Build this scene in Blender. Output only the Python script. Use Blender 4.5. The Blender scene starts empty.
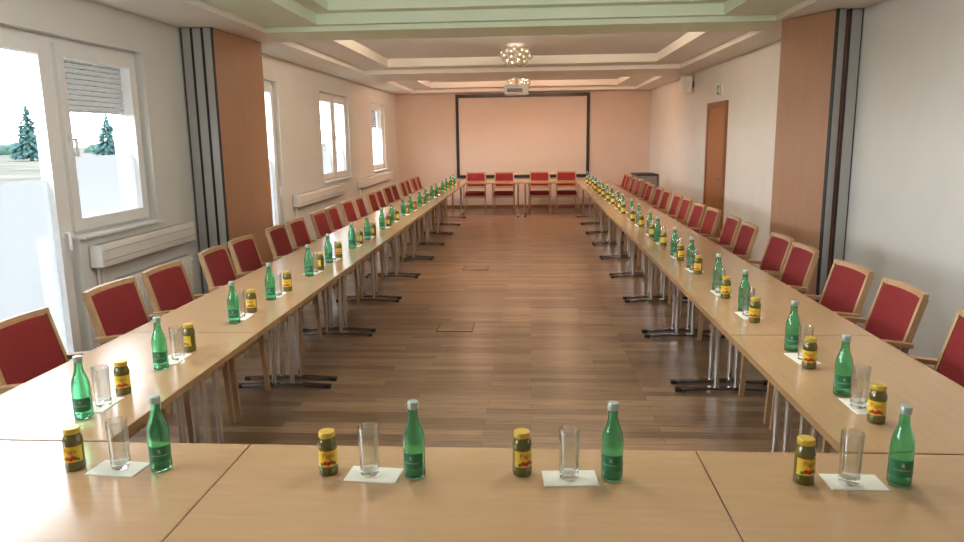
import bpy, bmesh, math, random
from mathutils import Vector, Matrix
random.seed(7)
S = bpy.context.scene
COL = S.collection
PI = math.pi
try:
    S.view_settings.view_transform = 'Standard'
except Exception:
    pass

# ------------------------------------------------------------------ materials
def M(name, c, rough=.5, metal=0.0, var=.06, scale=8, stretch=(1,1,1), bump=0.0, **kw):
    m = bpy.data.materials.new(name); m.use_nodes = True
    nt = m.node_tree; N = nt.nodes; L = nt.links
    p = N['Principled BSDF']
    tc = N.new('ShaderNodeTexCoord'); mp = N.new('ShaderNodeMapping')
    mp.inputs['Scale'].default_value = stretch
    nz = N.new('ShaderNodeTexNoise'); nz.inputs['Scale'].default_value = scale; nz.inputs['Detail'].default_value = 4
    cr = N.new('ShaderNodeValToRGB')
    cr.color_ramp.elements[0].position = .3; cr.color_ramp.elements[1].position = .7
    cr.color_ramp.elements[0].color = (*[max(0, v*(1-var)) for v in c], 1)
    cr.color_ramp.elements[1].color = (*[min(1, v*(1+var)) for v in c], 1)
    L.new(tc.outputs['Object'], mp.inputs['Vector']); L.new(mp.outputs['Vector'], nz.inputs['Vector'])
    L.new(nz.outputs['Fac'], cr.inputs['Fac']); L.new(cr.outputs['Color'], p.inputs['Base Color'])
    p.inputs['Roughness'].default_value = rough; p.inputs['Metallic'].default_value = metal
    if bump:
        b = N.new('ShaderNodeBump'); b.inputs['Strength'].default_value = bump; b.inputs['Distance'].default_value = .003
        L.new(nz.outputs['Fac'], b.inputs['Height']); L.new(b.outputs['Normal'], p.inputs['Normal'])
    for k, v in kw.items(): p.inputs[k.replace('_', ' ')].default_value = v
    return m

def floor_mat():
    m = bpy.data.materials.new('floor_planks'); m.use_nodes = True
    nt = m.node_tree; N = nt.nodes; L = nt.links; p = N['Principled BSDF']
    tc = N.new('ShaderNodeTexCoord')
    br = N.new('ShaderNodeTexBrick')
    br.inputs['Scale'].default_value = 1.0
    br.inputs['Brick Width'].default_value = .75; br.inputs['Row Height'].default_value = .085
    br.inputs['Mortar Size'].default_value = .0016; br.inputs['Bias'].default_value = 0.0
    br.offset = .37; br.offset_frequency = 2
    br.inputs['Color1'].default_value = (.175, .104, .057, 1); br.inputs['Color2'].default_value = (.345, .220, .127, 1)
    br.inputs['Mortar'].default_value = (.10, .06, .035, 1)
    L.new(tc.outputs['Object'], br.inputs['Vector'])
    mp = N.new('ShaderNodeMapping'); mp.inputs['Scale'].default_value = (1.6, 24, 1)
    nz = N.new('ShaderNodeTexNoise'); nz.inputs['Scale'].default_value = 2.2; nz.inputs['Detail'].default_value = 6
    L.new(tc.outputs['Object'], mp.inputs['Vector']); L.new(mp.outputs['Vector'], nz.inputs['Vector'])
    mr = N.new('ShaderNodeMapRange'); mr.inputs[1].default_value = .3; mr.inputs[2].default_value = .7
    mr.inputs[3].default_value = .68; mr.inputs[4].default_value = 1.25
    L.new(nz.outputs['Fac'], mr.inputs[0])
    mx = N.new('ShaderNodeVectorMath'); mx.operation = 'SCALE'
    L.new(br.outputs['Color'], mx.inputs[0]); L.new(mr.outputs[0], mx.inputs['Scale'])
    L.new(mx.outputs[0], p.inputs['Base Color'])
    p.inputs['Roughness'].default_value = .29
    return m

def pane_mat(name, tint=(1,1,1), amount=.08, rough=0.0, frost=0.0, fcol=(.9, .93, .95), edge=.6, blend=.25):
    m = bpy.data.materials.new(name); m.use_nodes = True
    nt = m.node_tree; N = nt.nodes; L = nt.links
    N.remove(N['Principled BSDF'])
    out = N['Material Output']
    t = N.new('ShaderNodeBsdfTransparent'); t.inputs['Color'].default_value = (*tint, 1)
    g = N.new('ShaderNodeBsdfGlossy'); g.inputs['Roughness'].default_value = rough
    mx = N.new('ShaderNodeMixShader')
    lw = N.new('ShaderNodeLayerWeight'); lw.inputs['Blend'].default_value = blend
    ml = N.new('ShaderNodeMath'); ml.operation = 'MULTIPLY_ADD'; ml.inputs[1].default_value = edge; ml.inputs[2].default_value = amount
    ml.use_clamp = True
    L.new(lw.outputs['Facing'], ml.inputs[0]); L.new(ml.outputs[0], mx.inputs['Fac'])
    base = t
    if frost:
        tr = N.new('ShaderNodeBsdfTranslucent'); tr.inputs['Color'].default_value = (*fcol, 1)
        m2 = N.new('ShaderNodeMixShader'); m2.inputs['Fac'].default_value = frost
        L.new(t.outputs[0], m2.inputs[1]); L.new(tr.outputs[0], m2.inputs[2]); base = m2
    L.new(base.outputs[0], mx.inputs[1]); L.new(g.outputs[0], mx.inputs[2])
    L.new(mx.outputs[0], out.inputs['Surface'])
    return m

m_floor = floor_mat()
m_wall = M('wall_paint', (.70, .695, .655), .85, var=.02, scale=3)
m_back = M('back_wall_paint', (.66, .53, .445), .85, var=.02, scale=3)
m_ceil = M('ceiling_paint', (.85, .83, .77), .85, var=.02, scale=3)
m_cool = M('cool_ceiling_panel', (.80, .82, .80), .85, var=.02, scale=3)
m_green = M('coffer_green_light', (.80, .91, .73), .8, var=.02, scale=3)  # greenish reflected light mixed into the ceiling's paint colour
m_white = M('white_plastic', (.82, .82, .80), .35, var=.02)
m_rad = M('radiator_enamel', (.80, .78, .73), .4, var=.02)
m_table = M('beech_laminate', (.475, .300, .160), .20, var=.045, scale=3.5, stretch=(14, 1.2, 4))
m_edge = M('beech_edge', (.34, .195, .085), .4, var=.10, scale=6)
m_chrome = M('chrome_steel', (.70, .69, .68), .16, metal=.95, var=.03)
m_foot = M('steel_foot', (.26, .26, .26), .18, metal=.9, var=.05)
m_frame = M('brown_metal_frame', (.085, .050, .030), .35, metal=.3, var=.05)
m_black = M('black_rubber', (.015, .015, .016), .4, var=.05)
m_wood = M('chair_beech', (.43, .26, .13), .38, var=.12, scale=6, stretch=(5, 5, 1.2))
m_red = M('red_fabric', (.215, .014, .015), .9, var=.22, scale=180, bump=.25)
m_brown = M('partition_wood', (.42, .225, .128), .5, var=.04, scale=3, stretch=(6, 6, .6))
m_alu = M('aluminium_profile', (.40, .395, .38), .4, metal=.0, var=.03)
m_door = M('door_veneer', (.34, .140, .052), .45, var=.12, scale=4, stretch=(8, 8, .8))
m_doorfr = M('door_frame_wood', (.27, .105, .04), .45, var=.1, scale=4)
m_screen = M('screen_cloth', (.67, .565, .485), .9, var=.01)
m_pane = pane_mat('window_glass', amount=.03, edge=.06)
m_frost = pane_mat('frosted_film', amount=.0, edge=.03, frost=.93, fcol=(.122, .125, .126))
m_glass = pane_mat('tumbler_glass', (.97, .985, .98), .10, .02, edge=.75, blend=.3)
m_gbase = M('tumbler_base_glass', (.96, .98, .97), .0, var=.0, Transmission_Weight=1.0, IOR=1.3)
m_bottle = M('green_bottle_glass', (.38, .86, .60), .02, var=.03, Transmission_Weight=.96, IOR=1.42)
m_blabel = M('green_paper_label', (.025, .20, .10), .4, var=.15, scale=60)
m_gold = M('pale_lettering', (.62, .66, .42), .45, var=.03)
m_cap = M('bottle_cap', (.45, .56, .52), .3, metal=.5, var=.05)
m_jar = M('juice_jar_glass', (.120, .102, .014), .07, var=.2, scale=30, Coat_Weight=.6)
m_lid = M('yellow_lid', (.62, .43, .06), .35, metal=.2, var=.05)
m_jlabel = M('yellow_label', (.80, .57, .05), .4, var=.06, scale=40)
m_jred = M('red_lettering', (.56, .02, .015), .4, var=.05)
m_jgreen = M('green_leaf_print', (.06, .25, .03), .4, var=.05)
m_napkin = M('paper_napkin', (.80, .79, .69), .9, var=.03, scale=60)
m_grey = M('grey_laminate', (.24, .23, .23), .5, var=.04)
m_lgrey = M('light_grey_plastic', (.46, .44, .41), .5, var=.03)
m_dark = M('dark_plastic', (.025, .025, .027), .5, var=.05)
m_sgreen = M('sign_green', (.01, .32, .10), .4, var=.03)
m_tree = M('conifer_needles', (.020, .048, .046), .95, var=.5, scale=2, Specular_IOR_Level=.05)
m_hedge = M('hedge_leaves', (.026, .052, .042), .95, var=.5, scale=2, Specular_IOR_Level=.05)
m_trunk = M('bark', (.03, .02, .015), .95, var=.3, Specular_IOR_Level=.05)
m_ground = M('gravel', (.062, .060, .051), .95, var=.3, scale=.25, Specular_IOR_Level=.0)
m_shut = pane_mat('shutter_slats', amount=.0, edge=.03, frost=1.0, fcol=(.058, .055, .048), rough=.5)
m_globe = pane_mat('crystal_globe', (1, .98, .94), .18, .05, frost=.20, fcol=(.95, .92, .85))
m_bulb = M('warm_bulb', (1, .8, .5), .4, Emission_Color=(1, .90, .74, 1), Emission_Strength=1.5)
m_nickel = M('pale_nickel', (.74, .72, .68), .35, metal=.4)

# ------------------------------------------------------------------ helpers
def box(bm, x0, x1, y0, y1, z0, z1, bev=0, seg=2):
    r = bmesh.ops.create_cube(bm, size=1)
    vs = r['verts']
    for v in vs:
        v.co = Vector(((x0+x1)/2 + v.co.x*(x1-x0), (y0+y1)/2 + v.co.y*(y1-y0), (z0+z1)/2 + v.co.z*(z1-z0)))
    if bev:
        es = list({e for v in vs for e in v.link_edges})
        bmesh.ops.bevel(bm, geom=es, offset=bev, segments=seg, affect='EDGES', profile=.6)

def sheet_x(bm, x, y0, y1, z0, z1):             # single sheet in a YZ plane
    bm.faces.new([bm.verts.new((x, a, c)) for a, c in ((y0, z0), (y1, z0), (y1, z1), (y0, z1))])

def ring_x(bm, x0, x1, y0, y1, z0, z1, w):      # rectangular frame in a YZ plane
    box(bm, x0, x1, y0, y0+w, z0, z1); box(bm, x0, x1, y1-w, y1, z0, z1)
    box(bm, x0, x1, y0+w, y1-w, z0, z0+w); box(bm, x0, x1, y0+w, y1-w, z1-w, z1)

def cyl(bm, p, q, r, seg=14, r2=None):
    p = Vector(p); q = Vector(q); d = q-p
    rot = d.to_track_quat('Z', 'Y').to_matrix().to_4x4()
    bmesh.ops.create_cone(bm, cap_ends=True, segments=seg, radius1=r, radius2=r if r2 is None else r2, depth=d.length,
                          matrix=Matrix.Translation((p+q)/2) @ rot)

def lathe(bm, prof, seg=24, close=False):
    rings = []
    for r, z in prof:
        if r < 1e-6: rings.append([bm.verts.new((0, 0, z))])
        else: rings.append([bm.verts.new((r*math.cos(2*PI*i/seg), r*math.sin(2*PI*i/seg), z)) for i in range(seg)])
    pairs = list(zip(rings, rings[1:]))
    if close: pairs.append((rings[-1], rings[0]))
    for A, B in pairs:
        for i in range(seg):
            j = (i+1) % seg
            if len(A) == 1 and len(B) == 1: continue
            if len(A) == 1: bm.faces.new((A[0], B[j], B[i]))
            elif len(B) == 1: bm.faces.new((A[i], A[j], B[0]))
            else: bm.faces.new((A[i], A[j], B[j], B[i]))

def arc_band(bm, r, t, z0, z1, half, seg=18):   # curved label centred on -Y
    g = []
    for i in range(seg+1):
        a = -half+2*half*i/seg
        s, c = math.sin(a), -math.cos(a)
        g.append([bm.verts.new((q*s, q*c, z)) for q, z in ((r, z0), (r+t, z0), (r+t, z1), (r, z1))])
    for A, B in zip(g, g[1:]):
        for i in range(4):
            j = (i+1) % 4
            bm.faces.new((A[i], A[j], B[j], B[i]))
    bm.faces.new(g[0]); bm.faces.new(g[-1][::-1])

def cushion(bm, c, s, e=.28, nu=10, nv=24, fn=None):   # rounded block
    def sp(v, k): return math.copysign(abs(v)**k, v)
    g = []
    for i in range(nu+1):
        u = -PI/2 + PI*i/nu
        row = []
        for j in range(nv):
            v = 2*PI*j/nv
            co = Vector((s[0]*sp(math.cos(u), e)*sp(math.cos(v), e), s[1]*sp(math.cos(u), e)*sp(math.sin(v), e), s[2]*sp(math.sin(u), e)))
            co += Vector(c)
            if fn: co = fn(co)
            row.append(co)
        g.append(row)
    rows = []
    for i, row in enumerate(g):
        rows.append([bm.verts.new(row[0])] if i in (0, nu) else [bm.verts.new(p) for p in row])
    for A, B in zip(rows, rows[1:]):
        for i in range(nv):
            j = (i+1) % nv
            if len(A) == 1: bm.faces.new((A[0], B[j], B[i]))
            elif len(B) == 1: bm.faces.new((A[i], A[j], B[0]))
            else: bm.faces.new((A[i], A[j], B[j], B[i]))

def strip(bm, pts, y0, y1, t):                  # bar of thickness t along an (x,z) polyline
    secs = []
    for i, (x, z) in enumerate(pts):
        a = Vector(pts[max(0, i-1)]); b = Vector(pts[min(len(pts)-1, i+1)])
        d = (b-a).normalized(); n = Vector((-d.y, d.x))*t/2
        secs.append([bm.verts.new((x+n.x, y0, z+n.y)), bm.verts.new((x+n.x, y1, z+n.y)),
                     bm.verts.new((x-n.x, y1, z-n.y)), bm.verts.new((x-n.x, y0, z-n.y))])
    for A, B in zip(secs, secs[1:]):
        for i in range(4):
            j = (i+1) % 4
            bm.faces.new((A[i], A[j], B[j], B[i]))
    bm.faces.new(secs[0]); bm.faces.new(secs[-1][::-1])

def obj(name, bm, mat, parent=None, loc=(0,0,0), rotz=0, smooth=True, kind=None):
    bmesh.ops.recalc_face_normals(bm, faces=bm.faces)
    me = bpy.data.meshes.new(name); bm.to_mesh(me); bm.free()
    me.materials.append(mat)
    if smooth:
        for p in me.polygons: p.use_smooth = True
        me.set_sharp_from_angle(angle=math.radians(38))
    o = bpy.data.objects.new(name, me); COL.objects.link(o)
    o.location = loc; o.rotation_euler = (0, 0, rotz)
    if parent: o.parent = parent
    if kind: o['kind'] = kind
    return o

def B(): return bmesh.new()
def tag(o, label, cat, group=None):
    o['label'] = label; o['category'] = cat
    if group: o['group'] = group
    return o
def thing(name, label=None, cat=None, group=None, loc=(0,0,0), rotz=0):
    o = bpy.data.objects.new(name, None); COL.objects.link(o)
    o.empty_display_size = .1
    o.location = loc; o.rotation_euler = (0, 0, rotz)
    if label: tag(o, label, cat, group)
    return o
def struct(name, bm=None, mat=None, **k):
    if bm is None:
        o = thing(name); o['kind'] = 'structure'; return o
    return obj(name, bm, mat, kind='structure', smooth=False, **k)
def dup(root, label, loc, rotz, group=None):
    r = root.copy(); COL.objects.link(r); r.location = loc; r.rotation_euler = (0, 0, rotz); r['label'] = label
    if group: r['group'] = group
    for ch in list(root.children):
        c = ch.copy(); COL.objects.link(c); c.parent = r
        for g in list(ch.children):
            d = g.copy(); COL.objects.link(d); d.parent = c
    return r

ORD = ['first','second','third','fourth','fifth','sixth','seventh','eighth','ninth','tenth','eleventh','twelfth','thirteenth',
       'fourteenth','fifteenth','sixteenth','seventeenth','eighteenth','nineteenth','twentieth']

# ------------------------------------------------------------------ room
XL, XR, YB, YN, ZC = -3.2, 2.78, 17.35, -2.0, 2.715
ZT = 3.12
ZI = ZC+.19
b = B(); box(b, XL-.3, XR+.2, YN-.2, YB+.2, -.12, 0); struct('floor', b, m_floor)

b = B()
WT = .32
def wl(y0, y1, z0, z1): box(b, XL-WT, XL, y0, y1, z0, z1)
wz0, wz1 = 1.02, 2.42
DA, DB, DC = 3.55, 4.87, 5.98
wl(YN, .4, 0, 3.3)
wl(.4, 2.6, 0, wz0); wl(.4, 2.6, wz1, 3.3)  # opening of the unseen window added for daylight
wl(2.6, DA, 0, 3.3)
wl(DA, DB, wz1, 3.3)
wl(DB, DC, 0, wz0); wl(DB, DC, wz1, 3.3)
wl(DC, 8.05, 0, 3.3)
wl(8.05, 9.2, wz1, 3.3)
wl(9.2, 11.05, 0, 3.3)
wl(11.05, 12.8, 0, wz0); wl(11.05, 12.8, wz1, 3.3)
wl(12.8, 14.67, 0, 3.3)
wl(14.67, 16.0, 0, wz0); wl(14.67, 16.0, wz1, 3.3)
wl(16.0, YB, 0, 3.3)
struct('wall_left', b, m_wall)
b = B(); box(b, XR, XR+.2, YN, YB, 0, 3.3); struct('wall_right', b, m_wall)
b = B(); box(b, XL-.3, XR+.2, YB, YB+.2, 0, 3.3); struct('wall_back', b, m_back)
b = B(); box(b, XL-.3, XR+.2, YN-.2, YN, 0, 3.3); struct('wall_near', b, m_wall)

# ceiling with three coffers
C1 = (-2.55, 2.25, -1.2, 7.1); C2 = (-2.66, 2.35, 7.75, 11.9); C3 = (-2.66, 2.35, 13.4, 16.9)
b = B()
box(b, XL, XR, YN, YB, ZT, ZT+.2)
def sof(x0, x1, y0, y1): box(b, x0, x1, y0, y1, ZC, ZT)
sof(XL, XR, YN, C1[2]); sof(XL, -2.6, C1[3], C2[2]); sof(2.3, XR, C1[3], C2[2])
sof(XL, XR, C2[3], C3[2]); sof(XL, XR, C3[3], YB)
for c in (C1, C2, C3):
    sof(XL, c[0], c[2], c[3]); sof(c[1], XR, c[2], c[3])
struct('ceiling', b, m_ceil)
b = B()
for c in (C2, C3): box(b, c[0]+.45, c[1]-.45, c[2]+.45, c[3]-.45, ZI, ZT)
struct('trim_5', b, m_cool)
def ring_z(bm, c, w, z0, z1):
    x0, x1, y0, y1 = c
    box(bm, x0, x0+w, y0, y1, z0, z1); box(bm, x1-w, x1, y0, y1, z0, z1)
    box(bm, x0+w, x1-w, y0, y0+w, z0, z1); box(bm, x0+w, x1-w, y1-w, y1, z0, z1)
# near coffer: two steps and the front beam, greenish reflected light painted in
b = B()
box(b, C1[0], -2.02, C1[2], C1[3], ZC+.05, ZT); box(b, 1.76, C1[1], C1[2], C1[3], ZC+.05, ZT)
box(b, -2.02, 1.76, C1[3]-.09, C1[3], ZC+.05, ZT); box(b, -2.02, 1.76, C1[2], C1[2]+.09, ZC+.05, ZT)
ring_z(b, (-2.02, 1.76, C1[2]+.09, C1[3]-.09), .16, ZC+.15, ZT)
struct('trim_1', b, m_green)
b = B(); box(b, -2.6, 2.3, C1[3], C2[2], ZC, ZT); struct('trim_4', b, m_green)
b = B(); ring_z(b, C2, .45, ZC+.07, ZT); struct('trim_2', b, m_ceil)
b = B(); ring_z(b, C3, .45, ZC+.07, ZT); struct('trim_3', b, m_ceil)
b = B(); box(b, XL, XL+.015, YN, DA, 0, .08); box(b, XL, XL+.015, DB, 8.05, 0, .08); box(b, XL, XL+.015, 9.2, YB, 0, .08); struct('baseboard_left', b, m_doorfr)
b = B(); box(b, XR-.015, XR, YN, 10.55, 0, .08); box(b, XR-.015, XR, 11.75, YB, 0, .08); struct('baseboard_right', b, m_doorfr)
b = B(); box(b, XL, XR, YB-.015, YB, 0, .08); struct('baseboard_back', b, m_doorfr)

# windows and glazed doors in the left wall
XF = -3.31
def glazed(name, y0, y1, z0, z1, handle_side=0, mull=False, sill=True, shutter=False, frost=0):
    w = struct(name)
    b = B(); ring_x(b, XF-.05, XF+.03, y0, y1, z0, z1, .055)
    if mull: box(b, XF-.05, XF+.03, (y0+y1)/2-.04, (y0+y1)/2+.04, z0+.055, z1-.055)
    obj('window_frame', b, m_white, w, smooth=False)
    spans = [(y0+.05, y1-.05)] if not mull else [(y0+.05, (y0+y1)/2-.035), ((y0+y1)/2+.035, y1-.05)]
    for a, c in spans:
        b = B(); ring_x(b, XF-.02, XF+.06, a, c, z0+.05, z1-.05, .085); s = obj('sash', b, m_white, w, smooth=False)
        b = B(); sheet_x(b, XF+.015, a+.08, c-.08, z0+.13, z1-.13); obj('pane', b, m_pane, s, smooth=False)
        if frost:
            b = B(); sheet_x(b, XF+.0165, a+.08, c-.08, z0+.13, frost); obj('frosted_film', b, m_frost, s, smooth=False)
        hy = a+.045 if handle_side == 0 else c-.045
        hz = (z0+z1)/2 if z0 > .5 else 1.08
        b = B(); box(b, XF+.06, XF+.075, hy-.014, hy+.014, hz-.035, hz+.035); cyl(b, (XF+.07, hy, hz), (XF+.11, hy, hz), .009)
        box(b, XF+.10, XF+.118, hy-.01, hy+.01, hz-.12, hz+.012, .004); obj('window_handle', b, m_white, s)
    if sill:
        b = B(); box(b, XF+.031, XL+.05, y0+.002, y1-.002, z0+.001, z0+.024, .006); obj('window_sill', b, m_white, w)
    if shutter:
        b3 = B(); z = z1-.06
        bm_ = B(); sheet_x(bm_, XF-.084, y0+.015, y1-.015, z1-.50, z1-.03)
        sh = obj('roller_shutter', bm_, m_shut, w, smooth=False)
        while z > z1-.50:
            box(b3, XF-.082, XF-.078, y0+.015, y1-.015, z-.006, z+.002); z -= .0385
        obj('slat_joint', b3, m_lgrey, sh, smooth=False)
    return w
glazed('door_1', DA, DB, 0.0, wz1, 1, sill=False, frost=1.45)
glazed('window_1', DB, DC, wz0, wz1, 0, shutter=True, frost=1.60)
glazed('door_2', 8.05, 9.2, 0.0, wz1, 1, sill=False, frost=1.45)
glazed('window_2', 11.05, 12.8, wz0, wz1, 0, mull=True, frost=1.5)
glazed('window_3', 14.67, 16.0, wz0, wz1, 0, shutter=True)
glazed('window_added', .4, 2.6, wz0, wz1, 0, mull=True)  # out-of-view window, added to let in more daylight

# door in the right wall
d = struct('door_3')
b = B(); y0, y1 = 10.6, 11.7
box(b, XR-.04, XR, y0, y0+.09, 0, 2.16); box(b, XR-.04, XR, y1-.09, y1, 0, 2.16); box(b, XR-.04, XR, y0+.09, y1-.09, 2.07, 2.16)
obj('door_frame', b, m_doorfr, d, smooth=False)
b = B(); box(b, XR-.03, XR-.002, y0+.09, y1-.09, .01, 2.07); lf = obj('door_leaf', b, m_door, d, smooth=False)
b = B(); cyl(b, (XR-.03, y0+.16, 1.05), (XR-.09, y0+.16, 1.05), .01); cyl(b, (XR-.085, y0+.16, 1.05), (XR-.085, y0+.29, 1.05), .009)
obj('door_handle', b, m_chrome, lf)

# floor socket boxes
for i, (x, y, where) in enumerate([(-.68, 6.3, 'nearer'), (-.72, 9.3, 'farther')]):
    t = thing('floor_socket', 'flush rectangular floor socket lid in the wood floor, %s of the two' % where, 'floor socket', 'floor socket lids in the aisle', (x, y, 0))
    b = B(); box(b, -.165, .165, -.15, .15, 0, .004); obj('frame', b, m_frame, t, smooth=False)
    b = B(); box(b, -.15, .15, -.135, .135, .004, .006); obj('lid', b, m_floor, t, smooth=False)

# radiators
for i, (y0, y1, lab) in enumerate([(4.95, 6.42, 'long white wall convector under the nearest left window'),
                                   (9.5, 11.9, 'white wall convector past the partition, under the second left window'),
                                   (13.2, 16.2, 'white wall convector farthest along the left wall')]):
    t = thing('wall_convector', lab, 'radiator', 'convectors along the left wall', (XL+.055, (y0+y1)/2, .80))
    h = (y1-y0)/2
    b = B(); box(b, -.05, .05, -h, h, .0, .165, .012); obj('casing', b, m_rad, t)
    b = B(); n = int(2*h/.03)
    for k in range(n): box(b, -.03, .03, -h+.03+k*(2*h-.06)/n, -h+.045+k*(2*h-.06)/n, .163, .168)
    obj('top_grille', b, m_lgrey, t, smooth=False)
    b = B(); box(b, .049, .053, -h+.02, h-.02, .045, .050); box(b, .049, .053, -h+.02, h-.02, .118, .123); obj('front_groove', b, m_lgrey, t, smooth=False)
    b = B(); cyl(b, (-.03, -h+.06, 0), (-.03, -h+.06, -.795), .012); cyl(b, (-.03, -h+.11, 0), (-.03, -h+.11, -.795), .012); obj('pipe', b, m_rad, t)
t = thing('panel_radiator', 'lower white ribbed radiator behind the left chairs, below the wall convector', 'radiator', None, (XL+.075, 5.7, .12))
b = B(); box(b, -.022, .045, -.58, .58, 0, .56, .012)
for k in range(23): box(b, .043, .055, -.55+k*.0485, -.525+k*.0485, .03, .53, .004, 1)
obj('panel', b, m_rad, t)
b = B()
for k in range(38): box(b, -.015, .035, -.56+k*.03, -.548+k*.03, .558, .566)
obj('top_grille', b, m_lgrey, t, smooth=False)
b = B(); cyl(b, (.01, .58, .50), (.01, .66, .50), .022); cyl(b, (.01, .61, .50), (.01, .61, -.115), .009); obj('valve', b, m_white, t)
b = B(); box(b, -.07, -.022, -.4, -.36, .1, .5); box(b, -.07, -.022, .36, .4, .1, .5); obj('bracket', b, m_lgrey, t, smooth=False)

# folding partition stacks
def partition(label, panels):
    t = thing('folding_partition', label, 'partition', 'folded partition stacks at both sides')
    for (p, q, th) in panels:
        p = Vector(p); q = Vector(q); d = q-p; L = d.length
        ang = math.atan2(d.y, d.x); zt = ZC-.004
        b = B(); box(b, .035, L, -th/2, th/2, .015, zt)
        pn = obj('panel', b, m_brown, t, (p.x, p.y, 0), ang, smooth=False)
        b = B(); box(b, 0, .035, -th/2+.010, th/2-.010, .015, zt); obj('edge_profile', b, m_alu, pn, smooth=False)
        b = B(); box(b, .004, .034, -th/2, -th/2+.010, .015, zt); box(b, .004, .034, th/2-.010, th/2, .015, zt)
        obj('edge_seal', b, m_dark, pn, smooth=False)
    return t
partition('stack of folded wooden partition panels on the left, by the nearest window',
          [((-3.135, 6.65), (-3.135, 7.7), .095), ((-3.035, 6.65), (-3.03, 7.7), .095), ((-2.938, 6.65), (-2.885, 7.75), .088)])
partition('stack of folded wooden partition panels on the right wall',
          [((2.725, 6.5), (2.725, 7.2), .10), ((2.61, 6.5), (2.345, 7.10), .09)])

# projection screen
t = thing('projection_screen', 'large black-bordered projection screen on the far wall', 'projection screen', None, (-.195, YB, 0))
b = B(); box(b, -1.50, 1.50, -.03, -.012, .80, 2.60); obj('screen_surface', b, m_screen, t, smooth=False)
b = B()
for a in ((-1.57, -1.50, .73, 2.68), (1.50, 1.57, .73, 2.68), (-1.50, 1.50, .73, .80), (-1.50, 1.50, 2.60, 2.68)):
    box(b, a[0], a[1], -.045, -.001, a[2], a[3])
obj('screen_border', b, m_black, t, smooth=False)

# ceiling projector
t = thing('ceiling_projector', 'white projector hanging from the ceiling beam', 'projector', None, (-.24, 12.75, 2.49))
b = B(); box(b, -.21, .21, -.16, .16, -.09, .07, .02, 3); obj('body', b, m_white, t)
b = B(); cyl(b, (.08, .155, 0), (.08, .20, 0), .05); obj('lens', b, m_dark, t)
b = B(); box(b, -.16, .10, -.164, -.158, -.05, .01); obj('connector_panel', b, m_grey, t, smooth=False)
b = B(); cyl(b, (0, 0, .07), (0, 0, ZC-2.49), .025); box(b, -.08, .08, -.08, .08, ZC-2.505, ZC-2.49); obj('mount', b, m_white, t)

# ceiling lamps: flat clusters of glass bubbles
def chandelier(label, x, y):
    z0 = 2.735
    t = thing('chandelier', label, 'chandelier', 'crystal chandeliers in the coffers', (x, y, z0))
    b = B(); cyl(b, (0, 0, ZI-z0-.04), (0, 0, ZI-z0), .10, 20, .12); obj('ceiling_rose', b, m_nickel, t)
    b = B(); cyl(b, (0, 0, .02), (0, 0, ZI-z0-.02), .014)
    pts = []
    for k in range(10): pts.append((.185*math.cos(2*PI*k/10), .185*math.sin(2*PI*k/10), .02+.045*(k % 2)))
    for k in range(8): pts.append((.12*math.cos(2*PI*k/8+.3), .12*math.sin(2*PI*k/8+.3), -.04+.045*(k % 2)))
    for k in range(4): pts.append((.05*math.cos(2*PI*k/4+.5), .05*math.sin(2*PI*k/4+.5), -.065))
    for k in range(7): pts.append((.125*math.cos(2*PI*k/7+.1), .125*math.sin(2*PI*k/7+.1), .09))
    for p in pts: cyl(b, (0, 0, .07), p, .003, 6)
    obj('arms', b, m_nickel, t)
    g0 = None
    for p in pts:
        if g0 is None:
            b = B(); bmesh.ops.create_uvsphere(b, u_segments=16, v_segments=10, radius=.055); g0 = obj('globe', b, m_globe, t, p)
            b = B(); bmesh.ops.create_uvsphere(b, u_segments=10, v_segments=6, radius=.014); k0 = obj('bulb', b, m_bulb, g0)
        else:
            g = g0.copy(); COL.objects.link(g); g.location = p
            k = k0.copy(); COL.objects.link(k); k.parent = g
chandelier('cluster of glass bubbles on the ceiling of the nearer coffer', -.20, 10.0)
chandelier('cluster of glass bubbles on the ceiling of the far coffer, behind the projector', -.24, 15.0)

# exit sign, loudspeaker, cabinet
t = thing('exit_sign', 'small green and white exit sign above the brown door', 'sign', None, (XR, 11.05, 2.25))
b = B(); box(b, -.03, 0, -.12, .12, 0, .15, .004); obj('panel', b, m_white, t)
b = B(); box(b, -.0325, -.030, -.11, .11, .01, .14); f = obj('sign_face', b, m_sgreen, t, smooth=False)
b = B(); box(b, -.0345, -.0325, -.085, -.03, .025, .125); box(b, -.0345, -.0325, .01, .09, .062, .076); box(b, -.0345, -.0325, .01, .03, .045, .093)
box(b, -.0345, -.0325, .05, .064, .093, .110); obj('pictogram', b, m_white, f, smooth=False)
t = thing('loudspeaker', 'small white loudspeaker high on the right wall beyond the door', 'loudspeaker', None, (XR-.13, 12.9, 2.40))
b = B(); box(b, -.09, .09, -.10, .10, 0, .26, .015); obj('cabinet', b, m_white, t)
b = B(); box(b, -.08, .08, -.105, -.10, .02, .24); obj('speaker_grille', b, m_rad, t, smooth=False)
b = B(); box(b, .09, .13, -.03, .03, .08, .18); obj('bracket', b, m_grey, t, smooth=False)
t = thing('side_cabinet', 'low grey cabinet in the far right corner', 'cabinet', None, (2.52, 16.35, 0))
b = B(); box(b, -.22, .22, -.4, .4, .06, .82); box(b, -.19, .2, -.37, .37, 0, .06); obj('body', b, m_grey, t, smooth=False)
b = B(); box(b, -.24, .24, -.42, .42, .82, .85, .005); obj('top', b, m_dark, t)
for s in (-1, 1):
    b = B(); box(b, -.237, -.221, min(0, s*.39)+.004, max(0, s*.39)-.004, .09, .80); dd = obj('door', b, m_grey, t, smooth=False)
    b = B(); box(b, -.255, -.237, s*.05-.006, s*.05+.006, .45, .57); obj('handle', b, m_chrome, dd, smooth=False)

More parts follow.
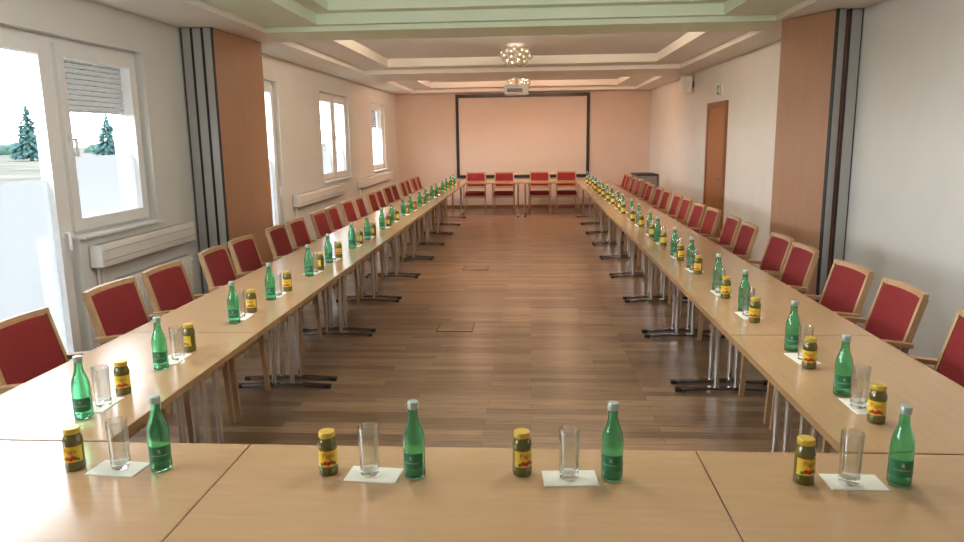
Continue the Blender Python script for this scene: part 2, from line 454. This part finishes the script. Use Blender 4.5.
# ------------------------------------------------------------------ tables
def make_table(L, W, label, group, loc, rotz):
    t = thing('folding_table', label, 'table', group, loc, rotz)
    b = B(); box(b, -W/2+.004, W/2-.004, -L/2+.004, L/2-.004, .714, .74); obj('tabletop', b, m_table, t, smooth=False)
    b = B(); e = .0042
    box(b, -W/2, -W/2+e, -L/2, L/2, .7125, .7395); box(b, W/2-e, W/2, -L/2, L/2, .7125, .7395)
    box(b, -W/2+e, W/2-e, -L/2, -L/2+e, .7125, .7395); box(b, -W/2+e, W/2-e, L/2-e, L/2, .7125, .7395)
    obj('edge_band', b, m_edge, t, smooth=False)
    for s in (-1, 1):
        y = s*(L/2-.075)
        b = B(); cyl(b, (-.065, y, .02), (-.065, y, .70), .0165); cyl(b, (.065, y, .02), (.065, y, .70), .0165)
        box(b, -W/2+.06, W/2-.06, y-.018, y+.018, .69, .7135)
        lg = obj('leg', b, m_chrome, t)
        b = B(); strip(b, [(-W/2+.03, .014), (-.12, .026), (.12, .026), (W/2-.03, .014)], y-.018, y+.018, .018); obj('foot', b, m_foot, lg, smooth=False)
        for q in (-1, 1):
            b = B(); box(b, *(sorted((q*(W/2-.05), q*(W/2-.005)))), y-.021, y+.021, 0, .026, .004); obj('foot_cap', b, m_black, lg)
    return t
L0 = 1.317; PER = 1.32; Y0 = 2.122; NT = 10
XTL, XTR, WTB = -1.72, 1.30, .68
t0 = make_table(L0, WTB, 'beech folding table, first from the camera in the left row', 'left row of tables', (XTL, Y0+.66, 0), 0)
for k in range(1, NT):
    dup(t0, 'beech folding table, %s from the camera in the left row' % ORD[k], (XTL, Y0+.66+PER*k, 0), 0)
for k in range(NT):
    dup(t0, 'beech folding table, %s from the camera in the right row' % ORD[k], (XTR, Y0+.66+PER*k, 0), 0, 'right row of tables')
f0 = make_table(1.401, .70, 'beech table in the near cross row, left of the three', 'near cross row of tables', (-1.600, 1.767, 0), PI/2)
dup(f0, 'beech table in the near cross row, middle of the three', (-.196, 1.767, 0), PI/2)
dup(f0, 'beech table in the near cross row, right of the three', (1.208, 1.767, 0), PI/2)
YH = Y0+PER*NT+.36
h0 = dup(f0, 'beech table at the far end below the screen, left of the two', (-.897, YH, 0), PI/2, 'far cross row of tables')
dup(f0, 'beech table at the far end below the screen, right of the two', (.507, YH, 0), PI/2, 'far cross row of tables')

# ------------------------------------------------------------------ chairs (facing +X)
def make_chair(label, group, loc, rotz):
    t = thing('armchair', label, 'chair', group, loc, rotz)
    def bx(z): return -.205-(z-.45)*.28
    def bow(p): return Vector((p.x-.026*(1-(p.y/.21)**2), p.y, p.z))
    b = B(); cushion(b, (.005, 0, .455), (.225, .215, .04), .3); obj('seat', b, m_red, t)
    b = B(); box(b, -.21, .20, -.232, -.205, .365, .42); box(b, -.21, .20, .205, .232, .365, .42)
    box(b, .175, .20, -.205, .205, .365, .42); box(b, -.21, -.185, -.205, .205, .365, .42); obj('seat_frame', b, m_wood, t, smooth=False)
    b = B()
    cushion(b, (0, 0, .738), (.019, .201, .146), .17, nu=12, nv=32, fn=lambda p: bow(Vector((p.x+bx(p.z), p.y, p.z))))
    obj('backrest', b, m_red, t)
    b = B()
    r = [[], [], [], []]
    for i in range(11):
        y = -.224+.448*i/10
        o = bow(Vector((bx(.90), y, .90)))
        for j, (dx, z) in enumerate(((.018, .882), (.013, .911), (-.015, .911), (-.010, .882))):
            r[j].append(b.verts.new((o.x+dx, y, z)))
    for i in range(10):
        for j in range(4):
            k = (j+1) % 4
            b.faces.new((r[j][i], r[j][i+1], r[k][i+1], r[k][i]))
    b.faces.new([r[j][0] for j in range(4)]); b.faces.new([r[j][10] for j in range(3, -1, -1)])
    obj('top_rail', b, m_wood, t)
    b = B(); strip(b, [(bx(.555)-.012, .555), (bx(.585)-.012, .585)], -.205, .205, .02); obj('lower_rail', b, m_wood, t, smooth=False)
    for s in (-1, 1):
        b = B(); y0, y1 = sorted((s*.202, s*.224))
        strip(b, [(-.255, 0), (-.205, .40), (bx(.6), .6), (bx(.886), .886)], y0, y1, .033); obj('leg', b, m_wood, t, smooth=False)
        b = B(); strip(b, [(.215, 0), (.195, .40), (.185, .645)], *sorted((s*.225, s*.248)), .030); obj('leg', b, m_wood, t, smooth=False)
        b = B(); strip(b, [(bx(.655)-.012, .655), (-.16, .668), (.0, .672), (.12, .670), (.225, .655)], *sorted((s*.216, s*.262)), .022); obj('armrest', b, m_wood, t, smooth=False)
    return t
XCL, XCR = -2.03, 1.615
c0 = None
def put_chair(label, group, loc, rotz):
    global c0
    if c0 is None: c0 = make_chair(label, group, loc, rotz); return
    dup(c0, label, loc, rotz, group)
n = 0
for k in range(NT):
    for q in (.38, .94):
        if k == 0 and q < .5: continue
        y = Y0+PER*k+q
        put_chair('red armchair with beech frame, %s from the camera in the left row' % ORD[n], 'chairs along the left table row',
                  (XCL+random.uniform(-.015, .02), y+random.uniform(-.010, .010), 0), math.radians(random.uniform(-2, 2)))
        put_chair('red armchair with beech frame, %s from the camera in the right row' % ORD[n], 'chairs along the right table row',
                  (XCR+random.uniform(-.02, .015), y+random.uniform(-.010, .010), 0), PI+math.radians(random.uniform(-2, 2)))
        n += 1
for i, x in enumerate((-1.24, -.60, .20, .80)):
    put_chair('red armchair behind the far table under the screen, %s from the left' % ORD[i], 'chairs at the far table', (x, YH+.45, 0), -PI/2)

# ------------------------------------------------------------------ place settings
def text_bm(s, size, R, z):
    cu = bpy.data.curves.new('lettering', 'FONT'); cu.body = s; cu.size = size; cu.align_x = 'CENTER'; cu.resolution_u = 3
    o = bpy.data.objects.new('lettering', cu); COL.objects.link(o)
    dg = bpy.context.evaluated_depsgraph_get(); dg.update()
    me = bpy.data.meshes.new_from_object(o.evaluated_get(dg))
    b = B(); b.from_mesh(me)
    bpy.data.objects.remove(o); bpy.data.curves.remove(cu); bpy.data.meshes.remove(me)
    bmesh.ops.triangulate(b, faces=b.faces)
    bmesh.ops.subdivide_edges(b, edges=[e for e in b.edges if e.calc_length() > size*.35], cuts=1)
    for v in b.verts:
        a = v.co.x/R
        v.co = Vector((R*math.sin(a), -R*math.cos(a), z+v.co.y))
    return b
def disc_on(b, R, cx, cz, rr):
    c = b.verts.new((R*math.sin(cx/R), -R*math.cos(cx/R), cz)); ring = []
    for i in range(12):
        x = cx+rr*math.cos(2*PI*i/12); z = cz+rr*math.sin(2*PI*i/12)
        ring.append(b.verts.new((R*math.sin(x/R), -R*math.cos(x/R), z)))
    for i in range(12): b.faces.new((c, ring[i], ring[(i+1) % 12]))
TZ = .74
def make_bottle(text):
    t = thing('water_bottle')
    prof = [(0, 0), (.026, 0), (.030, .003), (.031, .008), (.031, .112), (.0295, .128), (.025, .146), (.019, .163), (.0150, .178), (.0135, .196), (.0135, .205),
            (.0105, .205), (.0105, .196), (.0118, .178), (.0158, .162), (.0218, .145), (.0265, .127), (.028, .111), (.028, .012), (.026, .007), (0, .006)]
    b = B(); lathe(b, prof, 28); obj('bottle_body', b, m_bottle, t)
    b = B(); lathe(b, [(0, .2055), (.0150, .2055), (.0158, .208), (.0158, .222), (.0145, .2265), (0, .2265)], 20); obj('cap', b, m_cap, t)
    b = B(); arc_band(b, .0312, .0004, .032, .080, 1.15); lb = obj('paper_label', b, m_blabel, t)
    if text:
        b = text_bm('RÖMERQUELLE', .0066, .0320, .050)
        b2 = text_bm('R', .016, .0320, .060); me = bpy.data.meshes.new('x'); b2.to_mesh(me); b2.free(); b.from_mesh(me); bpy.data.meshes.remove(me)
        obj('lettering', b, m_gold, lb, smooth=False)
    return t
def make_jar(text):
    t = thing('juice_bottle')
    prof = [(0, 0), (.024, 0), (.0275, .003), (.0285, .010), (.0285, .020), (.0277, .026), (.0277, .082), (.0285, .088), (.0275, .096), (.0235, .106), (.0215, .111), (.0215, .113), (0, .113)]
    b = B(); lathe(b, prof, 26); obj('jar_body', b, m_jar, t)
    b = B(); lathe(b, [(0, .1135), (.0225, .1135), (.0235, .115), (.0235, .127), (.022, .130), (0, .130)], 26); obj('lid', b, m_lid, t)
    b = B(); arc_band(b, .0279, .0004, .030, .078, 1.25); lb = obj('paper_label', b, m_jlabel, t)
    if text:
        obj('lettering', text_bm('Pago', .0195, .0288, .058), m_jred, lb, smooth=False)
        b = B()
        for a in ((-.010, .0415, .0065), (.001, .0400, .0065), (.012, .0420, .0060)): disc_on(b, .0287, *a)
        obj('fruit_print', b, m_jred, lb, smooth=False)
        b = B()
        for a in ((-.020, .0375, .0050), (.021, .0380, .0048), (.0065, .0480, .0032)): disc_on(b, .0289, *a)
        obj('leaf_print', b, m_jgreen, lb, smooth=False)
    return t
def make_glass():
    b = B(); lathe(b, [(0, .0005), (.025, .0005), (.0270, .003), (.0275, .018), (.0300, .146), (.0296, .1475), (.0288, .1475), (.0283, .146), (.0255, .020), (.023, .017), (0, .016)], 32)
    o = obj('drinking_glass', b, m_glass)
    o.data.materials.append(m_gbase)
    for p in o.data.polygons:
        if p.center.z < .0185 or p.center.z > .1455: p.material_index = 1
    return o
def make_napkin():
    b = B(); box(b, -.077, .077, -.048, .048, .0003, .0018); box(b, -.075, .076, -.047, .046, .0018, .003)
    return obj('paper_napkin', b, m_napkin, smooth=False)
protos = {}
cats = {'bottle': 'bottle', 'jar': 'juice bottle', 'glass': 'drinking glass', 'napkin': 'napkin'}
makers = {'bottle1': lambda: make_bottle(True), 'bottle0': lambda: make_bottle(False), 'jar1': lambda: make_jar(True), 'jar0': lambda: make_jar(False),
          'glass': make_glass, 'napkin': make_napkin}
def put(kind, text, label, group, loc, rotz):
    key = kind + ('1' if text else '0') if kind in ('bottle', 'jar') else kind
    if key not in protos:
        o = makers[key](); protos[key] = o; tag(o, label, cats[kind], group); o.location = loc; o.rotation_euler = (0, 0, rotz)
    else:
        o = dup(protos[key], label, loc, rotz, group); o['category'] = cats[kind]
def setting(x, y, ux, uy, where, grp, text, turn=0):
    # (ux,uy): the sitter's right-hand direction
    vx, vy = -uy, ux
    j = lambda a: random.uniform(-a, a)
    def P(u, v, z): return (x+ux*u+vx*v, y+uy*u+vy*v, z)
    face = lambda p: math.atan2(-p[0], p[1])
    ang = math.atan2(uy, ux)
    pn = P(.005, -.005+j(.008), TZ)
    put('napkin', 0, 'white paper napkin under a glass, '+where, 'paper napkins on '+grp, pn, ang+math.radians(j(5)))
    put('glass', 0, 'clear straight water glass on a napkin, '+where, 'water glasses on '+grp, P(j(.012), j(.012), TZ+.003), 0)
    p = P(.128+j(.008), j(.012), TZ)
    put('bottle', text, 'green glass mineral water bottle, '+where, 'water bottles on '+grp, p, face(p)+j(.35))
    p = P(-.125+j(.008), .008+j(.012), TZ)
    put('jar', text, 'small dark juice bottle with yellow label, '+where, 'juice bottles on '+grp, p, face(p)+j(.3)+turn)
for i, x in enumerate((-1.235, -.460, .105, .890)):
    setting(x, 1.93, 1, 0, '%s from the left on the near cross tables' % ORD[i], 'the near cross tables', True, (-.5, .1, .15, .25)[i])
n = 0
for k in range(NT):
    for q in (.36, .92):
        y = Y0+PER*k+q
        setting(-1.585, y-.04, 0, -1, '%s from the camera along the left row' % ORD[n], 'the left table row', n < 6, random.choice((-1.2, -.9, -.4)))
        setting(1.160, y+.02, 0, 1, '%s from the camera along the right row' % ORD[n], 'the right table row', n < 6, random.uniform(-.3, .4))
        n += 1

# ------------------------------------------------------------------ outside
b = B(); box(b, -260, XL-WT-.02, -150, 300, -.5, -.25); struct('ground', b, m_ground)
def conifer(label, x, y, h, r):
    t = thing('conifer_tree', label, 'tree', 'conifers outside the windows', (x, y, -.25))
    b = B(); cyl(b, (0, 0, 0), (0, 0, h*.9), r*.08, 8, r*.02); obj('trunk', b, m_trunk, t)
    b = B()
    for k in range(520):            # drooping sprays of needles
        f = random.random()**1.25
        z = h*(.05+.93*f); rr = r*(1-f)**.85*random.uniform(.3, 1.08)+.04
        a = random.uniform(0, 2*PI); c, s = math.cos(a), math.sin(a)
        w = h*.035*(1.15-f)+.05; l = h*.075*(1.2-f)+.08
        p0 = Vector((c*rr*.35, s*rr*.35, z+l*.5)); p1 = Vector((c*rr, s*rr, z-l*.35)); sd = Vector((-s, c, 0))*w
        v = [b.verts.new(q) for q in (p0, (p0+p1)/2+sd, p1, (p0+p1)/2-sd, (p0+p1)/2+Vector((0, 0, w)))]
        b.faces.new((v[0], v[1], v[4])); b.faces.new((v[1], v[2], v[4])); b.faces.new((v[2], v[3], v[4])); b.faces.new((v[3], v[0], v[4])); b.faces.new((v[3], v[2], v[1], v[0]))
    obj('foliage', b, m_tree, t, smooth=False)
conifer('dark conifer outside, seen through the glazed door', -55, 77, 6.2, 2.4)
conifer('dark conifer outside, seen in the middle of the nearest window', -55, 92, 5.7, 2.2)
conifer('small distant conifer outside at the left of the glazed door', -62, 77, 4.0, 1.5)
conifer('dark conifer outside, left part of the nearest window', -58, 87, 4.8, 2.0)
for x, y, ln, lab in ((-90, 112, 22, 'low distant hedge seen through the glazed door'), (-84, 152, 18, 'low distant hedge seen through the nearest window')):
    b = B()
    for k in range(44):
        bmesh.ops.create_icosphere(b, subdivisions=2, radius=random.uniform(.7, 1.7), matrix=Matrix.Translation((random.uniform(-1, 1), -ln+2*ln*k/43, random.uniform(.1, .7))))
    tag(obj('hedge', b, m_hedge, None, (x, y, -.25), smooth=True), lab, 'hedge', 'hedges outside')

# ------------------------------------------------------------------ light
w = bpy.data.worlds.new('World'); S.world = w; w.use_nodes = True
wn = w.node_tree.nodes; wl_ = w.node_tree.links
bg = wn['Background']; bg.inputs['Strength'].default_value = 16.5
tc = wn.new('ShaderNodeTexCoord'); sx = wn.new('ShaderNodeSeparateXYZ'); cr = wn.new('ShaderNodeValToRGB')
cr.color_ramp.elements[0].color = (.98, .985, 1, 1); cr.color_ramp.elements[1].color = (.80, .90, 1, 1); cr.color_ramp.elements[1].position = .6
wl_.new(tc.outputs['Generated'], sx.inputs[0]); wl_.new(sx.outputs['Z'], cr.inputs['Fac']); wl_.new(cr.outputs['Color'], bg.inputs['Color'])
def portal(y0, y1, z0, z1):
    l = bpy.data.lights.new('portal', 'AREA'); l.shape = 'RECTANGLE'; l.size = z1-z0; l.size_y = y1-y0
    l.cycles.is_portal = True
    o = bpy.data.objects.new('portal', l); COL.objects.link(o)
    o.location = (XL-WT-.005, (y0+y1)/2, (z0+z1)/2); o.rotation_euler = (0, -PI/2, 0)
for a in ((.4, 2.6, wz0, wz1), (DA, DB, 0, wz1), (DB, DC, wz0, wz1), (8.05, 9.2, 0, wz1), (11.05, 12.8, wz0, wz1), (14.67, 16, wz0, wz1)): portal(*a)
def lamp(x, y, z, e, c, r=.12):
    l = bpy.data.lights.new('lamp', 'POINT'); l.energy = e; l.color = c; l.shadow_soft_size = r
    o = bpy.data.objects.new('lamp', l); COL.objects.link(o); o.location = (x, y, z)
def fill_strip(y, e, c):            # added area lights hidden behind the beams to brighten the far room
    l = bpy.data.lights.new('fill_strip', 'AREA'); l.shape = 'RECTANGLE'; l.size = 1.6; l.size_y = .09; l.energy = e; l.color = c
    o = bpy.data.objects.new('fill_strip', l); COL.objects.link(o); o.location = (-.2, y, 2.865)
    o.rotation_euler = (math.radians(44), 0, 0)
for x in (-1.1, -.2, .7):  # added unseen point lights behind the beams, giving the coffers' warm glow
    lamp(x, 8.45, 2.85, 15, (1, .80, .60), .035)
    lamp(x, 14.1, 2.85, 22, (1, .62, .42), .035)
fill_strip(8.32, 60, (1, .77, .56))
fill_strip(13.98, 60, (1, .62, .42))
lamp(-1.1, 3.4, 2.85, 52, (1, .99, .96), .15)  # unseen fill lights added to brighten the near end of the room
lamp(.9, 3.4, 2.85, 52, (1, .99, .96), .15)  # right-hand one of the added near fill lights

# ------------------------------------------------------------------ camera
F = 720.0
pitch, yaw, roll = math.radians(10.56), math.radians(3.95), math.radians(.8)
fh = Vector((-math.sin(yaw), math.cos(yaw), 0)); rt = Vector((math.cos(yaw), math.sin(yaw), 0)); up = Vector((0, 0, 1))
fw = fh*math.cos(pitch)-up*math.sin(pitch); u = fh*math.sin(pitch)+up*math.cos(pitch)
r2 = rt*math.cos(roll)-u*math.sin(roll); u2 = u*math.cos(roll)+rt*math.sin(roll)
cam = bpy.data.cameras.new('camera'); cam.sensor_width = 36; cam.lens = F/964*36; cam.clip_start = .05; cam.clip_end = 800
co = bpy.data.objects.new('camera', cam); COL.objects.link(co)
m = Matrix((r2, u2, -fw)).transposed().to_4x4(); m.translation = (0, 0, 1.70)
co.matrix_world = m
S.camera = co
